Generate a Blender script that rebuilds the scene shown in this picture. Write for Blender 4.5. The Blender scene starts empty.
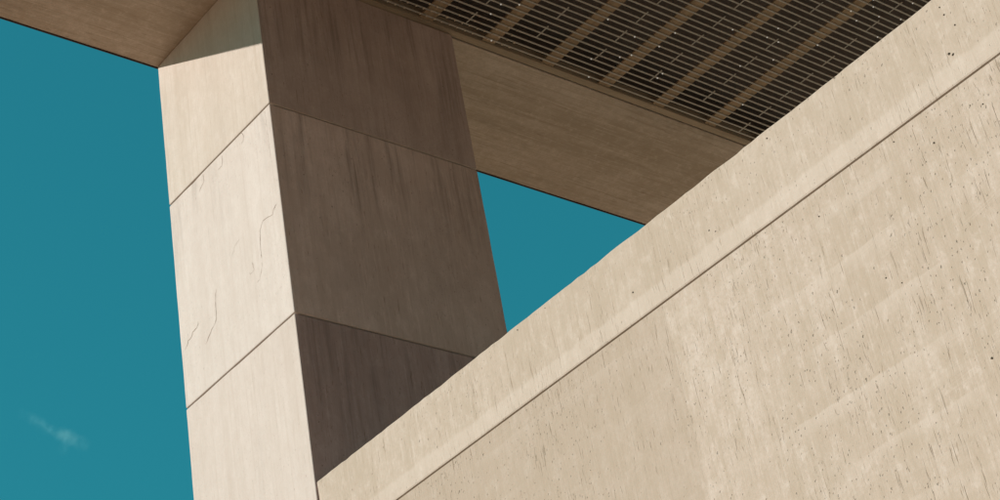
import bpy, bmesh, math, random
from mathutils import Matrix, Vector, noise

random.seed(7)
scene = bpy.context.scene
col = scene.collection
c = 6.0                      # metres from the camera to the plane of the sunlit wall
CAMZ = 1.6                   # eye height
RIGHT = Vector((0.7763442, -0.6099941, -0.1587354))
UP = Vector((-0.2277039, -0.5062506, 0.8317820))
BACK = Vector((-0.5877419, -0.6096045, -0.5319228))
F = 1938.743                 # focal length in photo pixels (photo 1000 px wide)

# ------------------------------------------------------------------ camera
cam = bpy.data.cameras.new('camera')
cam.sensor_width = 36.0
cam.lens = F / 1000.0 * 36.0
cam.clip_start = 0.05
cam.clip_end = 30000.0
camo = bpy.data.objects.new('camera', cam)
col.objects.link(camo)
camo.matrix_world = Matrix(((RIGHT.x, UP.x, BACK.x, 0.0), (RIGHT.y, UP.y, BACK.y, 0.0),
                            (RIGHT.z, UP.z, BACK.z, CAMZ), (0, 0, 0, 1)))
scene.camera = camo

# ------------------------------------------------------------------ light
SUN_K = 1.2                                          # sideways share of the sun's path
travel = Vector((SUN_K, -1.0, -0.556)).normalized()  # the way the sunlight travels
elev = math.asin(-travel.z)
azim = math.atan2(-travel.x, -travel.y)              # clockwise from +Y

world = bpy.data.worlds.new('World')
scene.world = world
world.use_nodes = True
wn, wl = world.node_tree.nodes, world.node_tree.links
wn.clear()
sky = wn.new('ShaderNodeTexSky')
sky.sky_type = 'NISHITA'
sky.sun_disc = False
sky.sun_elevation = elev
sky.sun_rotation = azim
sky.air_density = 1.0
sky.dust_density = 0.3
sky.ozone_density = 1.0
tint = wn.new('ShaderNodeMix')
tint.data_type = 'RGBA'
tint.blend_type = 'MULTIPLY'
tint.inputs[0].default_value = 1.0
tint.inputs[7].default_value = (0.119, 1.11, 1.15, 1.0)
bg = wn.new('ShaderNodeBackground')
bg.inputs['Strength'].default_value = 0.15
wo = wn.new('ShaderNodeOutputWorld')
even = wn.new('ShaderNodeGamma')                     # the photograph's sky is graded very even
even.inputs[1].default_value = 0.5
wl.new(sky.outputs[0], even.inputs[0])
wl.new(even.outputs[0], tint.inputs[6])
wl.new(tint.outputs[2], bg.inputs[0])
wl.new(bg.outputs[0], wo.inputs[0])

sun = bpy.data.lights.new('sun', 'SUN')
sun.energy = 4.7
sun.angle = math.radians(0.5)
sun.color = (1.0, 0.925, 0.85)
suno = bpy.data.objects.new('sun', sun)
col.objects.link(suno)
suno.rotation_euler = travel.to_track_quat('-Z', 'Y').to_euler()
suno.location = (-20, 25, 30)

scene.view_settings.view_transform = 'Standard'
scene.view_settings.look = 'None'
scene.view_settings.gamma = 1.0
scene.view_settings.exposure = 0.0
scene.render.engine = 'CYCLES'
scene.cycles.max_bounces = 8
scene.cycles.diffuse_bounces = 4

# ------------------------------------------------------------------ pixel helpers
def ray(px, py):
    return RIGHT * (px - 500) - UP * (py - 250) - BACK * F

def on_wall(px, py, x=c):               # the plane of the sunlit wall (x = const)
    r = ray(px, py)
    return Vector((0, 0, CAMZ)) + r * (x / r.x)

def on_ceiling(px, py, z):
    r = ray(px, py)
    return Vector((0, 0, CAMZ)) + r * ((z - CAMZ) / r.z)

def Z(k):
    return CAMZ + c * k

# ------------------------------------------------------------------ materials
def node(nt, kind, **kw):
    n = nt.nodes.new(kind)
    for k, v in kw.items():
        setattr(n, k, v)
    return n

class Graph:
    def __init__(self, name):
        self.m = bpy.data.materials.new(name)
        self.m.use_nodes = True
        self.nt = self.m.node_tree
        self.nt.nodes.clear()
        self.out = node(self.nt, 'ShaderNodeOutputMaterial')
        self.co = node(self.nt, 'ShaderNodeTexCoord').outputs['Object']
    def link(self, a, b):
        self.nt.links.new(a, b)
    def mapped(self, scale, loc=(0, 0, 0)):
        n = node(self.nt, 'ShaderNodeMapping')
        n.inputs['Scale'].default_value = scale
        n.inputs['Location'].default_value = loc
        self.link(self.co, n.inputs['Vector'])
        return n.outputs[0]
    def noise(self, scale, detail=4, rough=0.55, loc=(0, 0, 0), dist=0.0):
        n = node(self.nt, 'ShaderNodeTexNoise')
        n.inputs['Scale'].default_value = 1.0
        n.inputs['Detail'].default_value = detail
        n.inputs['Roughness'].default_value = rough
        n.inputs['Distortion'].default_value = dist
        self.link(self.mapped(scale, loc), n.inputs['Vector'])
        return n.outputs['Fac']
    def ramp(self, v, a, b, lo=0.0, hi=1.0):
        n = node(self.nt, 'ShaderNodeMapRange')
        n.interpolation_type = 'SMOOTHSTEP'
        n.inputs[1].default_value = a
        n.inputs[2].default_value = b
        n.inputs[3].default_value = lo
        n.inputs[4].default_value = hi
        self.link(v, n.inputs[0])
        return n.outputs[0]
    def math(self, op, a, b=None):
        n = node(self.nt, 'ShaderNodeMath', operation=op)
        for i, v in enumerate((a, b)):
            if v is None:
                continue
            if isinstance(v, (int, float)):
                n.inputs[i].default_value = v
            else:
                self.link(v, n.inputs[i])
        return n.outputs[0]
    def mix(self, f, a, b, blend='MIX'):
        n = node(self.nt, 'ShaderNodeMix', data_type='RGBA', blend_type=blend)
        for i, v in ((0, f), (6, a), (7, b)):
            if isinstance(v, (int, float)):
                n.inputs[i].default_value = v
            elif isinstance(v, tuple):
                n.inputs[i].default_value = (*v, 1.0)
            else:
                self.link(v, n.inputs[i])
        return n.outputs[2]
    def sep(self):
        n = node(self.nt, 'ShaderNodeSeparateXYZ')
        self.link(self.co, n.inputs[0])
        return n.outputs
    def finish(self, colr, height=None, rough=0.9, spec=0.25, strength=0.6, dist=0.01):
        p = node(self.nt, 'ShaderNodeBsdfPrincipled')
        if isinstance(colr, tuple):
            p.inputs['Base Color'].default_value = (*colr, 1)
        else:
            self.link(colr, p.inputs['Base Color'])
        p.inputs['Roughness'].default_value = rough
        p.inputs['Specular IOR Level'].default_value = spec
        if height is not None:
            b = node(self.nt, 'ShaderNodeBump')
            b.inputs['Strength'].default_value = strength
            b.inputs['Distance'].default_value = dist
            self.link(height, b.inputs['Height'])
            self.link(b.outputs[0], p.inputs['Normal'])
        self.link(p.outputs[0], self.out.inputs[0])
        return self.m

def scl(axis, across, along):
    return tuple(along if a == axis else across for a in 'XYZ')

def concrete(name, base, dark, light, grain='Z', grain_amt=0.35, scar=0.0, pits=0.0, mottle=0.5,
             bands=0.0, strip=None, stain=0.0, off=0.0, bump=0.6, smear=0.0, speck=0.3,
             drip=0.0, drip_top=0.0, lifts=None, panel=None):
    g = Graph(name)
    o = (off, off * 1.7, off * 0.6)
    big = g.noise((0.55, 0.55, 0.55), 5, 0.6, o)
    mid = g.noise((2.6, 2.6, 1.6), 5, 0.6, o)
    fine = g.noise((60, 60, 60), 3, 0.6, o)
    grit = g.noise((190, 190, 190), 2, 0.5, o)
    fib = g.noise(scl(grain, 34, 1.1), 4, 0.62, o, 0.2)
    fib2 = g.noise(scl(grain, 95, 2.6), 3, 0.6, o)
    boards = g.noise(scl(grain, 7.0, 0.25), 2, 0.5, o)
    k = g.mix(g.ramp(big, 0.36, 0.66, 0.0, mottle), base, dark)
    k = g.mix(g.ramp(mid, 0.44, 0.72, 0.0, mottle * 0.8), k, light)
    k = g.mix(g.ramp(boards, 0.42, 0.66, 0.0, grain_amt * 0.6), k, dark)
    k = g.mix(g.ramp(fib, 0.48, 0.74, 0.0, grain_amt), k, dark)
    k = g.mix(g.ramp(fib2, 0.5, 0.75, 0.0, grain_amt * 0.7), k, light)
    blot = g.noise((15, 15, 9), 4, 0.7, o)
    k = g.mix(g.ramp(blot, 0.42, 0.72, 0.0, speck), k, dark)
    k = g.mix(g.ramp(blot, 0.48, 0.28, 0.0, speck), k, light)
    k = g.mix(g.ramp(fine, 0.35, 0.7, 0.0, speck * 0.7), k, dark)
    h = g.math('ADD', g.math('MULTIPLY', fib, 0.35), g.math('MULTIPLY', fine, 0.22))
    h = g.math('ADD', h, g.math('MULTIPLY', grit, 0.12))
    h = g.math('ADD', h, g.math('MULTIPLY', mid, 0.5))
    if smear:       # pale laitance smears left by the lifts of the formwork
        s1 = g.noise((0.8, 0.8, 5.5), 5, 0.6, o, 0.8)
        s2 = g.noise((3.5, 3.5, 1.0), 4, 0.65, o)
        f = g.math('MULTIPLY', g.ramp(s1, 0.53, 0.64), g.ramp(s2, 0.35, 0.6, 0.25, 1.0))
        k = g.mix(g.math('MULTIPLY', f, smear), k, light)
        h = g.math('ADD', h, g.math('MULTIPLY', f, 0.25))
    if lifts:       # pale lips where one form board met the next, fading downwards
        zz = g.sep()[2]
        wob = g.math('MULTIPLY', g.math('SUBTRACT', g.noise((1.7, 1.7, 1.7), 5, 0.65, o), 0.5), 0.07)
        q = g.math('DIVIDE', g.math('SUBTRACT', lifts[0], g.math('ADD', zz, wob)), lifts[1])
        q = g.math('FRACT', q)
        there = g.noise((1.2, 1.2, 2.5), 4, 0.65, (o[0] + 3, o[1] + 8, o[2]))
        f = g.math('MULTIPLY', g.ramp(q, 0.0, 0.42, 1.0, 0.0), g.ramp(q, 0.0, 0.04, 0.0, 1.0))
        f = g.math('MULTIPLY', f, g.ramp(there, 0.42, 0.62, 0.0, 1.0))
        k = g.mix(g.math('MULTIPLY', f, 0.42), k, light)
        h = g.math('ADD', h, g.math('MULTIPLY', f, 0.05))
    if panel:       # the pour beyond the seam is a shade darker
        yy = g.math('ADD', g.sep()[1], g.math('MULTIPLY', g.math('SUBTRACT', g.noise((9, 9, 5), 4, 0.6, o), 0.5), 0.10))
        k = g.mix(g.ramp(yy, panel - 0.035, panel + 0.035, 0.0, 0.5), k, (0.415, 0.33, 0.255))
    if bands:       # wide boards of slightly different tone across the lift
        b = g.noise((0.2, 0.2, 3.2), 3, 0.5, (o[0], o[1], o[2] + 3))
        k = g.mix(g.ramp(b, 0.5, 0.6, 0.0, bands), k, light)
    if stain:
        s = g.noise(scl(grain, 5.0, 0.7), 6, 0.7, (o[0] + 4, o[1], o[2]), 0.3)
        m2 = g.noise((1.1, 1.1, 0.9), 3, 0.5, (o[0], o[1] + 9, o[2]))
        f = g.math('MULTIPLY', g.ramp(s, 0.5, 0.72), g.ramp(m2, 0.38, 0.62))
        k = g.mix(g.math('MULTIPLY', f, stain), k, tuple(v * 0.45 for v in dark))
    if drip:        # rain streaks running down from the joint above
        zz = g.sep()[2]
        s = g.noise(scl(grain, 11.0, 0.55), 5, 0.7, (o[0] + 4, o[1], o[2]), 0.2)
        reach = g.noise((2.2, 2.2, 0.01), 3, 0.6, (o[0] + 8, o[1], 0))
        low = g.math('SUBTRACT', zz, g.math('SUBTRACT', drip_top, g.math('MULTIPLY', reach, 1.7)))
        f = g.math('MULTIPLY', g.ramp(s, 0.46, 0.64), g.ramp(low, -0.3, 0.6))
        s3 = g.noise(scl(grain, 38.0, 1.6), 4, 0.65, (o[0] + 6, o[1], o[2]), 0.2)
        f = g.math('MULTIPLY', f, g.ramp(s3, 0.35, 0.6, 0.35, 1.0))
        k = g.mix(g.math('MULTIPLY', f, drip), k, tuple(v * 0.42 for v in dark))
        cloud_ = g.noise((1.5, 1.5, 1.0), 5, 0.65, (o[0], o[1] + 9, o[2]))
        k = g.mix(g.ramp(cloud_, 0.45, 0.72, 0.0, drip * 0.5), k, tuple(v * 0.6 for v in dark))
    if strip:       # smooth pale strip where the form overlapped the joint
        zz = g.sep()[2]
        wob = g.math('MULTIPLY', g.math('SUBTRACT', g.noise((5, 5, 5), 4, 0.6, o), 0.5), 0.05)
        zz = g.math('ADD', zz, wob)
        f = g.ramp(zz, strip - 0.014, strip + 0.014, 1.0, 0.0)
        k = g.mix(g.math('MULTIPLY', f, 0.42), k, light)
        h = g.math('ADD', h, g.math('MULTIPLY', f, 0.02))
    if scar:        # short dark tears left by the board grain
        for ac, al, t0, t1, amt, sh in ((85, 7.0, 0.62, 0.73, 0.9, 0.0), (110, 15.0, 0.61, 0.74, 0.8, 27.0)):
            s = g.noise(scl(grain, ac, al), 3, 0.55, (o[0] + 2 + sh, o[1] + 5, o[2]), 0.4)
            patch = g.noise((1.9, 1.9, 1.3), 4, 0.65, (o[0] + 7 + sh, o[1], o[2]))
            f = g.math('MULTIPLY', g.ramp(s, t0, t1), g.ramp(patch, 0.40, 0.62))
            k = g.mix(g.math('MULTIPLY', f, scar * amt), k, (dark[0] * 0.62, dark[1] * 0.57, dark[2] * 0.5))
            h = g.math('SUBTRACT', h, g.math('MULTIPLY', f, 0.6 * amt))
    if pits:        # blow holes
        for sc_, r0, r1, amt, sh in ((15, 0.095, 0.05, 0.85, 0.0), (40, 0.16, 0.09, 0.7, 31.0)):
            v = node(g.nt, 'ShaderNodeTexVoronoi')
            v.inputs['Scale'].default_value = sc_
            warp = node(g.nt, 'ShaderNodeVectorMath', operation='ADD')
            wsc = node(g.nt, 'ShaderNodeVectorMath', operation='SCALE')
            nz = node(g.nt, 'ShaderNodeTexNoise')
            nz.inputs['Scale'].default_value = 70
            wsc.inputs['Scale'].default_value = 0.012
            g.link(g.co, nz.inputs['Vector'])
            g.link(nz.outputs['Color'], wsc.inputs[0])
            g.link(g.mapped((1, 1, 0.8), (sh + off, off, 0)), warp.inputs[0])
            g.link(wsc.outputs[0], warp.inputs[1])
            g.link(warp.outputs[0], v.inputs['Vector'])
            where = g.noise((1.4, 1.4, 1.4), 3, 0.6, (o[0] + sh, o[1] + 2, o[2]))
            f = g.math('MULTIPLY', g.ramp(v.outputs['Distance'], r1, r0, 1.0, 0.0), g.ramp(where, 0.42, 0.56))
            k = g.mix(g.math('MULTIPLY', f, pits * amt), k, tuple(x * 0.4 for x in dark))
            h = g.math('SUBTRACT', h, g.math('MULTIPLY', f, 1.2))
    return g.finish(k, h, 0.92, 0.2, bump, 0.006)

def plain(name, colr, rough=0.8, spec=0.3, var=0.35, scale=(9, 9, 9), metal=0.0):
    g = Graph(name)
    n = g.noise(scale, 4, 0.6)
    k = g.mix(g.ramp(n, 0.35, 0.7, 0.0, var), colr, tuple(v * 0.5 for v in colr))
    m = g.finish(k, n, rough, spec, 0.3, 0.004)
    for q in g.nt.nodes:
        if q.type == 'BSDF_PRINCIPLED':
            q.inputs['Metallic'].default_value = metal
    return m

M = {}
ZS_ = Z(1.488)
M['column'] = concrete('column_concrete', (0.665, 0.592, 0.545), (0.55, 0.47, 0.415), (0.73, 0.665, 0.62),
                       'Z', 0.42, scar=0.10, pits=0.22, mottle=0.35, stain=0.35, bump=0.35)
M['column_low'] = concrete('column_low_concrete', (0.635, 0.553, 0.502), (0.53, 0.445, 0.385), (0.70, 0.62, 0.57),
                       'Z', 0.5, scar=0.10, pits=0.2, mottle=0.35, stain=0.15, off=41, bump=0.35)
M['column_smooth'] = concrete('column_top_concrete', (0.64, 0.56, 0.495), (0.50, 0.42, 0.345), (0.72, 0.65, 0.60),
                       'Z', 0.55, scar=0.05, pits=0.08, mottle=0.35, stain=0.15, off=11, bump=0.3)
M['coping'] = concrete('coping_concrete', (0.545, 0.45, 0.373), (0.455, 0.37, 0.288), (0.63, 0.54, 0.468),
                       'Z', 0.75, scar=0.6, pits=0.55, mottle=0.55, strip=Z(0.7715), off=3, bump=0.5, speck=0.55)
M['wall'] = concrete('wall_concrete', (0.55, 0.453, 0.38), (0.455, 0.368, 0.285), (0.635, 0.543, 0.475),
                     'Z', 0.75, scar=0.68, pits=0.45, mottle=0.6, smear=0.15, off=5, bump=0.7, speck=0.65,
                     lifts=(Z(0.690), 0.0475 * c), panel=0.8700 * c)
M['soffit'] = concrete('soffit_concrete', (0.565, 0.475, 0.395), (0.385, 0.31, 0.23), (0.65, 0.56, 0.475),
                     'X', 0.9, scar=0.7, pits=0.05, mottle=0.6, stain=0.6, off=17, bump=0.4, speck=0.45)
def shade_stained(name, k, off, top, st=0.85, gr=1.0):     # rain-streaked shaded face; k paints its shade into the base, lift by lift
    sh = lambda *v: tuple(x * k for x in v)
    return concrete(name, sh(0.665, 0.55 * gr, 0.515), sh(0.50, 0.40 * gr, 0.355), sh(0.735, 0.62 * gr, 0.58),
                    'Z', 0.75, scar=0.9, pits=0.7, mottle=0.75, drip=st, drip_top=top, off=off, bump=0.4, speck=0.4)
M['column_stained'] = shade_stained('stained_column_concrete', 0.94, 23, Z(1.2843), 0.55)
M['column_stained_top'] = shade_stained('stained_top_concrete', 0.68, 29, ZS_, 0.55)
M['column_stained_low'] = shade_stained('stained_low_concrete', 0.72, 37, Z(1.018), 0.4, 0.95)
M['joint'] = plain('joint_concrete', (0.06, 0.045, 0.03), 0.95)
M['crack'] = plain('crack_shadow', (0.40, 0.32, 0.26), 1.0, 0.0)
M['flashing'] = plain('flashing_metal', (0.05, 0.035, 0.028), 0.6)  # dark colour of the line drawn along the beam edge
M['slat'] = plain('slat_metal', (0.47, 0.44, 0.39), 0.6, 0.4, 0.4, (14, 14, 14))
M['joist'] = plain('joist_timber', (0.42, 0.30, 0.19), 0.8, 0.2, 0.5, (18, 2, 18))
M['frame'] = plain('frame_timber', (0.40, 0.32, 0.23), 0.8, 0.2, 0.5, (2, 18, 18))
M['void'] = plain('deck_black', (0.14, 0.115, 0.10), 0.95, 0.1)  # dark base colour holds the shade of the void above the slats
M['bead'] = plain('weld_metal', (0.62, 0.56, 0.46), 0.5, 0.5)
M['brick'] = plain('red_brick', (0.56, 0.345, 0.24), 0.9, 0.2, 0.3, (1.4, 1.4, 1.4))
M['paving'] = plain('paving_stone', (0.49, 0.285, 0.185), 0.9, 0.2, 0.3, (1.4, 1.4, 1.4))
M['slate'] = plain('terrace_paving', (0.66, 0.56, 0.47), 0.9, 0.2, 0.3, (1.4, 1.4, 1.4))
M['render'] = concrete('building_concrete', (0.50, 0.42, 0.32), (0.42, 0.34, 0.25), (0.56, 0.48, 0.38), 'Z', 0.3)

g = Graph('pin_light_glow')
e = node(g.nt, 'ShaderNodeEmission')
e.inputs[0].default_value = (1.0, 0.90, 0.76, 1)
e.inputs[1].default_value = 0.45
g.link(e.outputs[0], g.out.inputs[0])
M['pin'] = g.m  # emissive colour of the bright specks, no real lamp

# ------------------------------------------------------------------ mesh helpers
def tag(o, label=None, cat=None, group=None, kind=None):
    for k, v in (('label', label), ('category', cat), ('group', group), ('kind', kind)):
        if v:
            o[k] = v
    return o

def link(name, mesh, mat, parent=None):
    if mat and not mesh.materials:
        mesh.materials.append(mat)
    o = bpy.data.objects.new(name, mesh)
    col.objects.link(o)
    if parent:
        o.parent = parent
    return o

def empty(name, loc):
    o = bpy.data.objects.new(name, None)
    col.objects.link(o)
    o.location = loc
    o.empty_display_size = 0.3
    return o

def block(lo, hi, bev=0.012, step=0.0, wear=0.0, seed=0.0):
    """box with worn, slightly irregular arrises"""
    bm = bmesh.new()
    bmesh.ops.create_cube(bm, size=1.0)
    for v in bm.verts:
        for i in range(3):
            v.co[i] = lo[i] if v.co[i] < 0 else hi[i]
    if bev:
        bmesh.ops.bevel(bm, geom=list(bm.edges), offset=bev, segments=2, profile=0.5, affect='EDGES')
    if step:
        for ax in range(3):
            n = int((hi[ax] - lo[ax]) / step)
            for i in range(1, n):
                p = [0, 0, 0]; nrm = [0, 0, 0]
                p[ax] = lo[ax] + (hi[ax] - lo[ax]) * i / n
                nrm[ax] = 1
                bmesh.ops.bisect_plane(bm, geom=list(bm.verts) + list(bm.edges) + list(bm.faces),
                                       plane_co=p, plane_no=nrm)
        for v in bm.verts:
            near = [i for i in range(3) if min(v.co[i] - lo[i], hi[i] - v.co[i]) < bev * 1.05]
            if len(near) < 2:
                continue
            q = v.co * 6.0 + Vector((seed, seed * 2, seed))
            w = noise.noise(q) * 0.5 + noise.noise(q * 4.3) * 0.5
            chip = max(0.0, noise.noise(v.co * 9.0 + Vector((seed, 3, 1))) - 0.45) * 1.5
            for i in near:
                inward = 1.0 if v.co[i] - lo[i] < bev * 1.05 else -1.0
                v.co[i] += inward * (max(0.0, w + 0.35) * wear + chip * wear * 2.0)
    me = bpy.data.meshes.new('block')
    bm.to_mesh(me)
    bm.free()
    return me

def boxes(name, lst):
    """several butted boxes in one mesh: [(lo, hi), ...]"""
    bm = bmesh.new()
    for lo, hi in lst:
        r = bmesh.ops.create_cube(bm, size=1.0)
        for v in r['verts']:
            for i in range(3):
                v.co[i] = lo[i] if v.co[i] < 0 else hi[i]
    me = bpy.data.meshes.new(name)
    bm.to_mesh(me)
    bm.free()
    return me

# ------------------------------------------------------------------ setting
bm = bmesh.new()
for x, y in ((-4000, -4000), (4000, -4000), (4000, 4000), (-4000, 4000)):
    bm.verts.new((x, y, 0.0))
bm.faces.new(bm.verts)
me = bpy.data.meshes.new('ground'); bm.to_mesh(me); bm.free()
tag(link('ground', me, M['paving']), kind='structure')

Y0, Y1 = 1.3466 * c, 1.5604 * c          # near and far face of the column
X0, X1 = 1.0 * c, 1.2865 * c             # sunlit face and back face of the column
ZS = Z(1.488)                            # underside of the beam
ZP = Z(0.8276)                           # top of the parapet
FLOOR = ZP - 1.1
XR = 3.0 * c                             # the added, unseen building wall behind the terrace

tag(link('terrace_floor', boxes('terrace_floor', [((X0 + 0.36, -6.0, FLOOR - 0.3), (XR - 0.01, Y0 - 0.02, FLOOR)),
                                                  ((X1 + 0.02, Y0 - 0.02, FLOOR - 0.3), (XR - 0.01, Y1, FLOOR))]),
         M['slate']), kind='structure')  # unseen floor, added so shaded faces pick up warm bounce

# ------------------------------------------------------------------ concrete column, cast in lifts
column = empty('concrete_column', ((X0 + X1) / 2, (Y0 + Y1) / 2, 0))
tag(column, 'massive square concrete column with one sunlit face and one dark shaded face', 'column', kind='thing')
def child(o, parent):
    o.parent = parent
    o.matrix_parent_inverse = Matrix.Translation(-parent.location)
    return o

LIFTS = [0.0, Z(-0.0480), Z(0.2185), Z(0.4850), Z(0.7520), Z(1.0180), Z(1.2843), ZS]
gap = 0.0045
lift_objs = []
for i in range(len(LIFTS) - 1):
    z0 = LIFTS[i] + (gap if i else 0)
    z1 = LIFTS[i + 1] - (gap if i < len(LIFTS) - 2 else 0)
    seen = i >= 3
    me = block((X0, Y0, z0), (X1, Y1, z1), 0.008, 0.10 if seen else 0.0, 0.0018, i * 3.1)
    o = child(link('column_block', me, M['column_smooth'] if i == len(LIFTS) - 2 else M['column'] if i == len(LIFTS) - 3 else M['column_low']), column)
    me.materials.append(M['column_stained_top' if i == len(LIFTS) - 2 else 'column_stained' if i == len(LIFTS) - 3 else 'column_stained_low'])          # face away from the sun: rain streaks plus painted shade
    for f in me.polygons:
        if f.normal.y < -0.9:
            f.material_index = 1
    lift_objs.append(o)
child(link('joint_core', block((X0 + 0.03, Y0 + 0.03, 0.05), (X1 - 0.03, Y1 - 0.03, ZS - 0.05), 0), M['joint']), column)

# hairline cracks on the sunlit face
CRACKS = [
    (5, 0.0045, [(241, 132), (243.4, 137), (243, 141), (241, 144)]),
    (5, 0.0045, [(221.5, 156), (222.8, 161), (222, 166), (218, 170.5)]),
    (5, 0.0055, [(203, 174), (204, 182), (202, 186), (199.6, 191)]),
    (5, 0.0022, [(264.5, 110), (265.6, 118), (268, 136), (270.5, 158)]),
    (5, 0.0040, [(276.5, 203.5), (273.5, 209), (272.5, 215), (267, 217.5), (262.6, 222), (260.5, 229), (260.2, 243), (261.5, 258)]),
    (5, 0.0035, [(262, 262), (261.4, 272), (259.5, 280), (257, 283)]),
    (5, 0.0022, [(240, 238), (235, 246), (232, 257)]),
    (5, 0.0052, [(216.4, 289), (215.4, 297), (215.9, 310), (216.8, 318), (212, 330), (209, 336), (206, 345)]),
    (5, 0.0062, [(198.6, 322), (197, 328), (192.5, 332), (191.5, 337), (188, 341), (187, 346), (184.6, 350)]),
    (5, 0.0030, [(252, 262), (254, 270), (250, 275)]),
]
def ribbon(pts3, w, off):
    """a thin crack line with kinks and swelling width, lying just proud of the wall face"""
    bm = bmesh.new()
    dense = []
    for a, b in zip(pts3, pts3[1:]):
        n = max(2, int((b - a).length / 0.012))
        for k in range(n):
            dense.append(a.lerp(b, k / n))
    dense.append(pts3[-1])
    rows = []
    for k, p in enumerate(dense):
        jit = Vector((0, noise.noise(p * 23), noise.noise(p * 23 + Vector((9, 9, 9))))) * 0.007
        jit += Vector((0, noise.noise(p * 60), noise.noise(p * 60 + Vector((9, 9, 9))))) * 0.007
        t = (dense[min(k + 1, len(dense) - 1)] - dense[max(k - 1, 0)]).normalized()
        side = Vector((0, -t.z, t.y))
        ww = w * (0.35 + 0.9 * max(0.0, noise.noise(p * 31) + 0.5)) * (0.35 if k in (0, len(dense) - 1) else 1.0)
        q = p + jit + Vector((-off, 0, 0))
        rows.append((bm.verts.new(q + side * ww / 2), bm.verts.new(q - side * ww / 2)))
    for (a, b), (d, e_) in zip(rows, rows[1:]):
        bm.faces.new((a, b, e_, d))
    bmesh.ops.recalc_face_normals(bm, faces=bm.faces)
    me = bpy.data.meshes.new('crack')
    bm.to_mesh(me); bm.free()
    return me
for li, w, pts in CRACKS:
    o = link('crack', ribbon([on_wall(*p) for p in pts], w * 0.75, 0.0015), M['crack'])
    o.parent = lift_objs[li]

# ------------------------------------------------------------------ parapet wall with coping
parapet = empty('parapet_wall', (X0 + 0.17, 0.6 * c, 0))
tag(parapet, 'long sunlit concrete parapet wall with coping running up to the right', 'wall', kind='thing')
YE = -1.0 * c
WX = X0 + 0.005                           # face a little behind the column's
GJ = Z(0.7528)
child(link('coping', block((WX, YE, GJ + 0.0045), (X0 + 0.34, Y0 - 0.004, ZP), 0.010, 0.05, 0.0042, 2.2), M['coping']), parapet)
seam = 0.8700 * c
ys = [Y0 - 0.004, seam, seam - 0.477 * c, seam - 0.954 * c, YE]
for i, (a, b) in enumerate(zip(ys, ys[1:])):
    for z0, z1 in ((2.3, GJ - 0.0045), (0.0, 2.292)):
        me = block((WX + 0.001, b + 0.0002, z0), (X0 + 0.33, a - 0.0002, z1), 0.0, 0.12 if (i < 2 and z0 > 1) else 0, 0.003, 5.5 + i)
        child(link('wall_panel', me, M['wall']), parapet)
child(link('joint_core', block((WX + 0.06, YE + 0.03, 0.05), (X0 + 0.30, Y0 - 0.03, ZP - 0.05), 0), M['joint']), parapet)

# the two blow-outs in the coping near the right edge, and a few open blow holes
def pit(px, py, r, x, stretch=1.0):
    p = on_wall(px, py, x)
    bm = bmesh.new()
    ring = []
    n = 9
    for k in range(n):
        a = 2 * math.pi * k / n
        rr = r * random.uniform(0.5, 0.95)
        ring.append(bm.verts.new((p.x - 0.0015, p.y + math.cos(a) * rr, p.z + math.sin(a) * rr * stretch)))
    m_ = bm.verts.new((p.x - 0.0015, p.y, p.z))
    for k in range(n):
        bm.faces.new((ring[k], ring[(k + 1) % n], m_))
    me = bpy.data.meshes.new('blow_hole'); bm.to_mesh(me); bm.free()
    return child(link('blow_hole', me, M['joint']), parapet)
for px, py, r in ((949, 54, 0.010), (953, 54.5, 0.008), (833.5, 78, 0.006), (944, 15, 0.006), (939.5, 7.5, 0.005),
                  (633, 292.5, 0.006), (709, 230.5, 0.005), (715.5, 231.5, 0.004), (767, 138.5, 0.006), (517.5, 330, 0.006),
                  (955, 25, 0.005), (545, 308, 0.004)):
    pit(px, py, r, WX)
for px, py, r in ((934, 143, 0.006), (894, 142, 0.005), (970, 105.5, 0.005), (983, 104, 0.005), (819, 216.5, 0.006),
                  (992, 358, 0.007), (886, 278, 0.005), (902, 283, 0.004)):
    pit(px, py, r, WX + 0.001)

# ------------------------------------------------------------------ canopy beam
XL = 0.45 * c
BY0, BY1 = 1.3530 * c, 1.5620 * c
beam = empty('canopy_beam', ((XL + XR) / 2, (BY0 + BY1) / 2, ZS))
tag(beam, 'deep concrete canopy beam resting on the column, brown underside in shade', 'beam', kind='thing')
child(link('beam_body', block((XL, BY0, ZS + 0.0005), (XR - 0.01, BY1, ZS + 1.1), 0.010, 0.16, 0.002, 8.0), M['soffit']), beam)
child(link('drip_edge', boxes('drip_edge', [((XL, BY1 + 0.0005, ZS - 0.003), (XR - 0.01, BY1 + 0.009, ZS + 0.12))]), M['flashing']), beam)  # dark strip added to draw a dark line along the outer edge

# ------------------------------------------------------------------ ceiling grille between the beams
GX0, GX1 = 0.80 * c, 2.20 * c
GY0, GY1 = 0.30 * c, 1.3505 * c
grille = empty('ceiling_grille', ((GX0 + GX1) / 2, (GY0 + GY1) / 2, ZS))
tag(grille, 'dark slatted ceiling grille with brown joists above the terrace', 'grille', kind='thing')
ZG = ZS + 0.010                           # underside of the slats
PITCH = 0.0100 * c
JP = 0.0962 * c
joist_x = [1.339 * c + JP * k for k in range(-5, 9)]
FW = 0.0095 * c
PHASE = (GY1 - FW - on_ceiling(713, 28, ZG).y) / PITCH % 1.0
child(link('frame_rail', boxes('frame_rail', [((GX0, GY1 - FW, ZG - 0.004), (GX1, GY1, ZG + 0.10))]), M['frame']), grille)
child(link('frame_rail', boxes('frame_rail', [((GX0, GY0 - FW, ZG - 0.004), (GX1, GY0, ZG + 0.10))]), M['frame']), grille)
for x in (GX0 - FW, GX1):
    child(link('frame_rail', boxes('frame_rail', [((x, GY0 - FW, ZG - 0.003), (x + FW, GY1, ZG + 0.10))]), M['frame']), grille)

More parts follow.
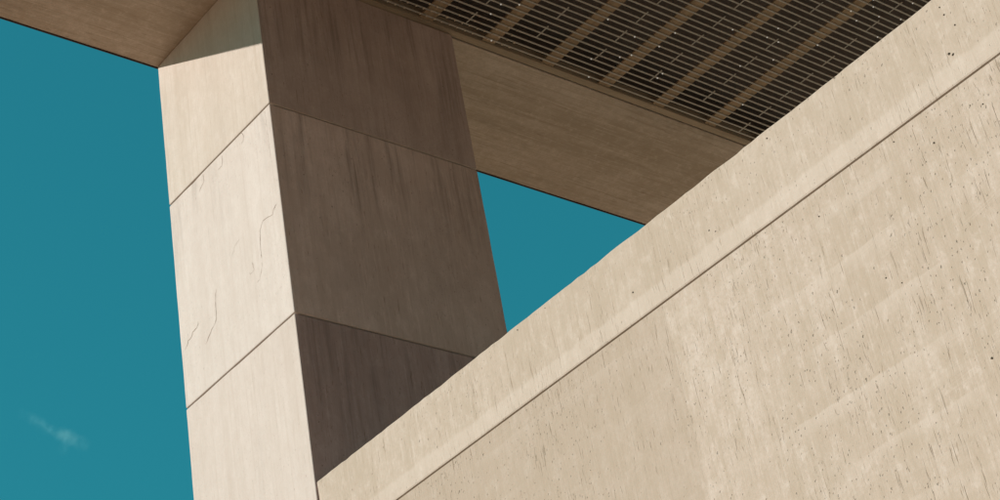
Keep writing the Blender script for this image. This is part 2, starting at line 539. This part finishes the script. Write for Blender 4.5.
ns = int((GY1 - FW - GY0) / PITCH) - 1
slat_me = boxes('slat', [((GX0, -0.006, 0.0), (GX1, 0.006, 0.006))])
slat_me.materials.append(M['slat'])
slat_y = []
for k in range(ns):
    y = GY1 - FW - PITCH * (k + PHASE)
    slat_y.append(y)
    o = bpy.data.objects.new('slat', slat_me)
    col.objects.link(o)
    o.location = (0, y + random.uniform(-0.002, 0.002), ZG + random.uniform(-0.001, 0.001))
    child(o, grille)
for x in joist_x:
    w = 0.0095 * c
    child(link('joist', boxes('joist', [((x - w, GY0, ZG + 0.0105), (x + w, GY1 - FW - 0.002, ZG + 0.024))]), M['joist']), grille)
bar_me = boxes('cross_bar', [((-0.005, -PITCH * 2.5, 0.0012), (0.005, 0.0, 0.0058))])
bar_me.materials.append(M['slat'])
bar_spots = []
BAR_TOPS = {0: (487.6, 6), 1: (556, 21.6), 2: (635.6, 26), 3: (713, 28), 4: (788.8, 32), 5: (886, 15.6)}
for k, x in enumerate([j + JP / 2 for j in joist_x[:-1]]):
    if k - 4 in BAR_TOPS:
        yt = on_ceiling(*BAR_TOPS[k - 4], ZG).y
        i0 = min(range(ns), key=lambda q: abs(slat_y[q] - yt)) % 4
    else:
        i0 = (k * 3) % 4
    for i in range(i0, ns - 3, 4):
        bar_spots.append((x, slat_y[i] + PITCH * 0.1))
cam_dir = -BACK
def shows(p):
    d = Vector(p) - Vector((0, 0, CAMZ))
    k = F / d.dot(cam_dir)
    px, py = 500 + d.dot(RIGHT) * k, 250 - d.dot(UP) * k
    return -20 < px < 1020 and -20 < py < 480 and py < 480 - 0.787 * (px - 315)
rest = []
for x, y in bar_spots:
    if shows((x, y, ZG)):
        o = bpy.data.objects.new('cross_bar', bar_me)
        col.objects.link(o)
        o.location = (x, y, ZG)
        child(o, grille)
    else:
        rest.append(((x - 0.005, y - PITCH * 2.5, ZG + 0.0012), (x + 0.005, y, ZG + 0.0058)))
tag(child(link('cross_bars', boxes('cross_bars', rest), M['slat']), grille), kind='stuff')
# dark lining added over the slats to keep the gaps in shade
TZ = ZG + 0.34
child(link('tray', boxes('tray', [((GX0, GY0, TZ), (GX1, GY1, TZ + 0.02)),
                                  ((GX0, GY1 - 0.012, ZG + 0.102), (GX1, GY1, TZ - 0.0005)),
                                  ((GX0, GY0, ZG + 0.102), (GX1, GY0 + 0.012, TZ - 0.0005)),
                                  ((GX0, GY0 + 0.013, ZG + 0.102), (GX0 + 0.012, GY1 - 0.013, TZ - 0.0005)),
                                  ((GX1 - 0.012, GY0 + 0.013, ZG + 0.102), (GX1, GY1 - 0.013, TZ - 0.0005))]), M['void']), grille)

# weld beads where the cross rods meet the first slats beside the column
bm = bmesh.new()
for y in slat_y[:4]:
    x = 1.10 * c
    while x < 1.375 * c:
        if random.random() < 0.8:
            bmesh.ops.create_icosphere(bm, subdivisions=1, radius=random.uniform(0.007, 0.010),
                                       matrix=Matrix.Translation((x + random.uniform(-.006, .006), y, ZG - 0.002)))
        x += 0.0116 * c
me = bpy.data.meshes.new('weld_beads'); bm.to_mesh(me); bm.free()
tag(child(link('weld_beads', me, M['bead']), grille), kind='stuff')

# small glowing specks added for bright points of unknown origin, not lamps
SPECKS = [(460, 0, x, y) for x, y in ((330, 47), (487, 47), (240, 132), (232, 367))]
SPECKS += [(560, 20, x, y) for x, y in ((393, 2), (952, 115), (612, 150), (815, 232), (280, 308), (478, 328), (575, 312), (875, 430), (830, 470), (248, 468))]
SPECKS += [(640, 70, x, y) for x, y in ((162, 52), (875, 275))]
SPECKS += [(700, 10, x, y) for x, y in ((665, 142), (277, 160), (567, 222), (660, 262), (612, 415), (327, 473), (990, 285))]
SPECKS += [(820, 0, x, y) for x, y in ((437, 5), (432, 68), (240, 108), (478, 150), (285, 188), (660, 172), (770, 30), (460, 325))]
bm = bmesh.new()
bmesh.ops.create_icosphere(bm, subdivisions=1, radius=0.006)
speck_me = bpy.data.meshes.new('pin_light'); bm.to_mesh(speck_me); bm.free()
speck_me.materials.append(M['pin'])
for ox, oy, x, y in SPECKS:
    p = on_ceiling(ox + x / 8.333, oy + y / 8.333, ZG - 0.004)
    yy = min(slat_y, key=lambda s: abs(s - p.y))
    o = bpy.data.objects.new('pin_light', speck_me)
    col.objects.link(o)
    o.location = (p.x, yy, ZG - 0.004)
    child(o, grille)

# roof slab over the grille and the beam on the camera's side
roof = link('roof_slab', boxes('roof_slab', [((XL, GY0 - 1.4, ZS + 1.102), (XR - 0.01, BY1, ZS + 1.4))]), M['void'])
tag(roof, 'dark roof slab above the slatted ceiling grille', 'roof', kind='thing')
rear = link('rear_beam', block((XL, GY0 - 1.35, ZS), (XR - 0.01, GY0 - FW - 0.02, ZS + 1.1), 0.01), M['soffit'])
tag(rear, 'concrete beam at the near end of the slatted ceiling', 'beam', kind='thing')
side = link('side_beam', block((GX1 + FW + 0.02, GY0 - FW, ZS), (GX1 + 1.3, BY0 - 0.01, ZS + 1.1), 0.01), M['soffit'])
tag(side, 'concrete beam closing the right end of the slatted ceiling', 'beam', kind='thing')

# unseen building wall, added right of the terrace to return warm light
wallo = link('building_wall', boxes('building_wall', [((XR, -8.0, 0.0), (XR + 6.0, 14.0, ZS + 1.6))]), M['render'])
tag(wallo, 'plain concrete building wall behind the terrace', 'building', kind='thing')

# unseen brick building added behind the camera: bounces warm light, blocks sky
bounce_bldg = empty('brick_building', (0, -30.0, 0))
tag(bounce_bldg, 'red brick building across the court behind the viewer', 'building', kind='thing')
child(link('facade', boxes('facade', [((-30, -34, 0), (34, -24, 14.0))]), M['brick']), bounce_bldg)

# ------------------------------------------------------------------ the small wisp of cloud, about a kilometre and a half up
CD = 3000.0
def sky_pt(px, py):
    return Vector((0, 0, CAMZ)) + ray(px, py).normalized() * CD
cc = sky_pt(55, 440)
PX = CD / F
g = Graph('cloud_vapour')
for n_ in list(g.nt.nodes):
    if n_.type == 'TEX_COORD':
        tc = n_
warp = node(g.nt, 'ShaderNodeTexNoise')
warp.inputs['Scale'].default_value = 0.03
warp.inputs['Detail'].default_value = 5
g.link(g.co, warp.inputs['Vector'])
wv = node(g.nt, 'ShaderNodeVectorMath', operation='SUBTRACT')
wv.inputs[1].default_value = (0.5, 0.5, 0.5)
g.link(warp.outputs['Color'], wv.inputs[0])
ws = node(g.nt, 'ShaderNodeVectorMath', operation='SCALE')
ws.inputs['Scale'].default_value = 16.0
g.link(wv.outputs[0], ws.inputs[0])
wa = node(g.nt, 'ShaderNodeVectorMath', operation='ADD')
g.link(g.co, wa.inputs[0])
g.link(ws.outputs[0], wa.inputs[1])
total = None
for px, py, rx, amt in ((22, 413, 6, 0.5), (28, 417, 6, 0.6), (34, 420, 7, 0.8), (40, 424, 7, 1.0), (46, 429, 7, 1.2), (52, 432, 7, 1.1), (59, 434, 7, 1.2), (65, 435, 8, 1.5), (70, 437, 8, 1.4), (76, 441, 7, 0.9), (82, 444, 8, 0.9), (67, 444, 6, 0.5), (63, 450, 6, 0.25)):
    d = node(g.nt, 'ShaderNodeVectorMath', operation='DISTANCE')
    q = sky_pt(px, py) - cc
    d.inputs[1].default_value = q
    g.link(wa.outputs[0], d.inputs[0])
    v = g.ramp(d.outputs['Value'], 0.0, rx * PX * 1.3, amt, 0.0)
    total = v if total is None else g.math('ADD', total, v)
puff = g.noise((0.05, 0.05, 0.05), 5, 0.65)
dens = g.math('MULTIPLY', g.math('MULTIPLY', total, g.ramp(puff, 0.4, 0.66, 0.15, 1.0)), 0.017)
vol = node(g.nt, 'ShaderNodeVolumePrincipled')
vol.inputs['Color'].default_value = (0.45, 0.93, 1.0, 1)
vol.inputs['Anisotropy'].default_value = 0.2
g.link(dens, vol.inputs['Density'])
g.link(vol.outputs[0], g.out.inputs['Volume'])
bm = bmesh.new()
bmesh.ops.create_icosphere(bm, subdivisions=3, radius=1.0)
for v in bm.verts:
    p = RIGHT * (v.co.x * 50 * PX) + UP * (v.co.y * 46 * PX) + BACK * (v.co.z * 40 * PX)
    v.co = p
me = bpy.data.meshes.new('cloud'); bm.to_mesh(me); bm.free()
cloud = link('cloud', me, g.m)
cloud.location = cc
tag(cloud, 'small thin wisp of cloud low in the clear teal sky', 'cloud', kind='thing')
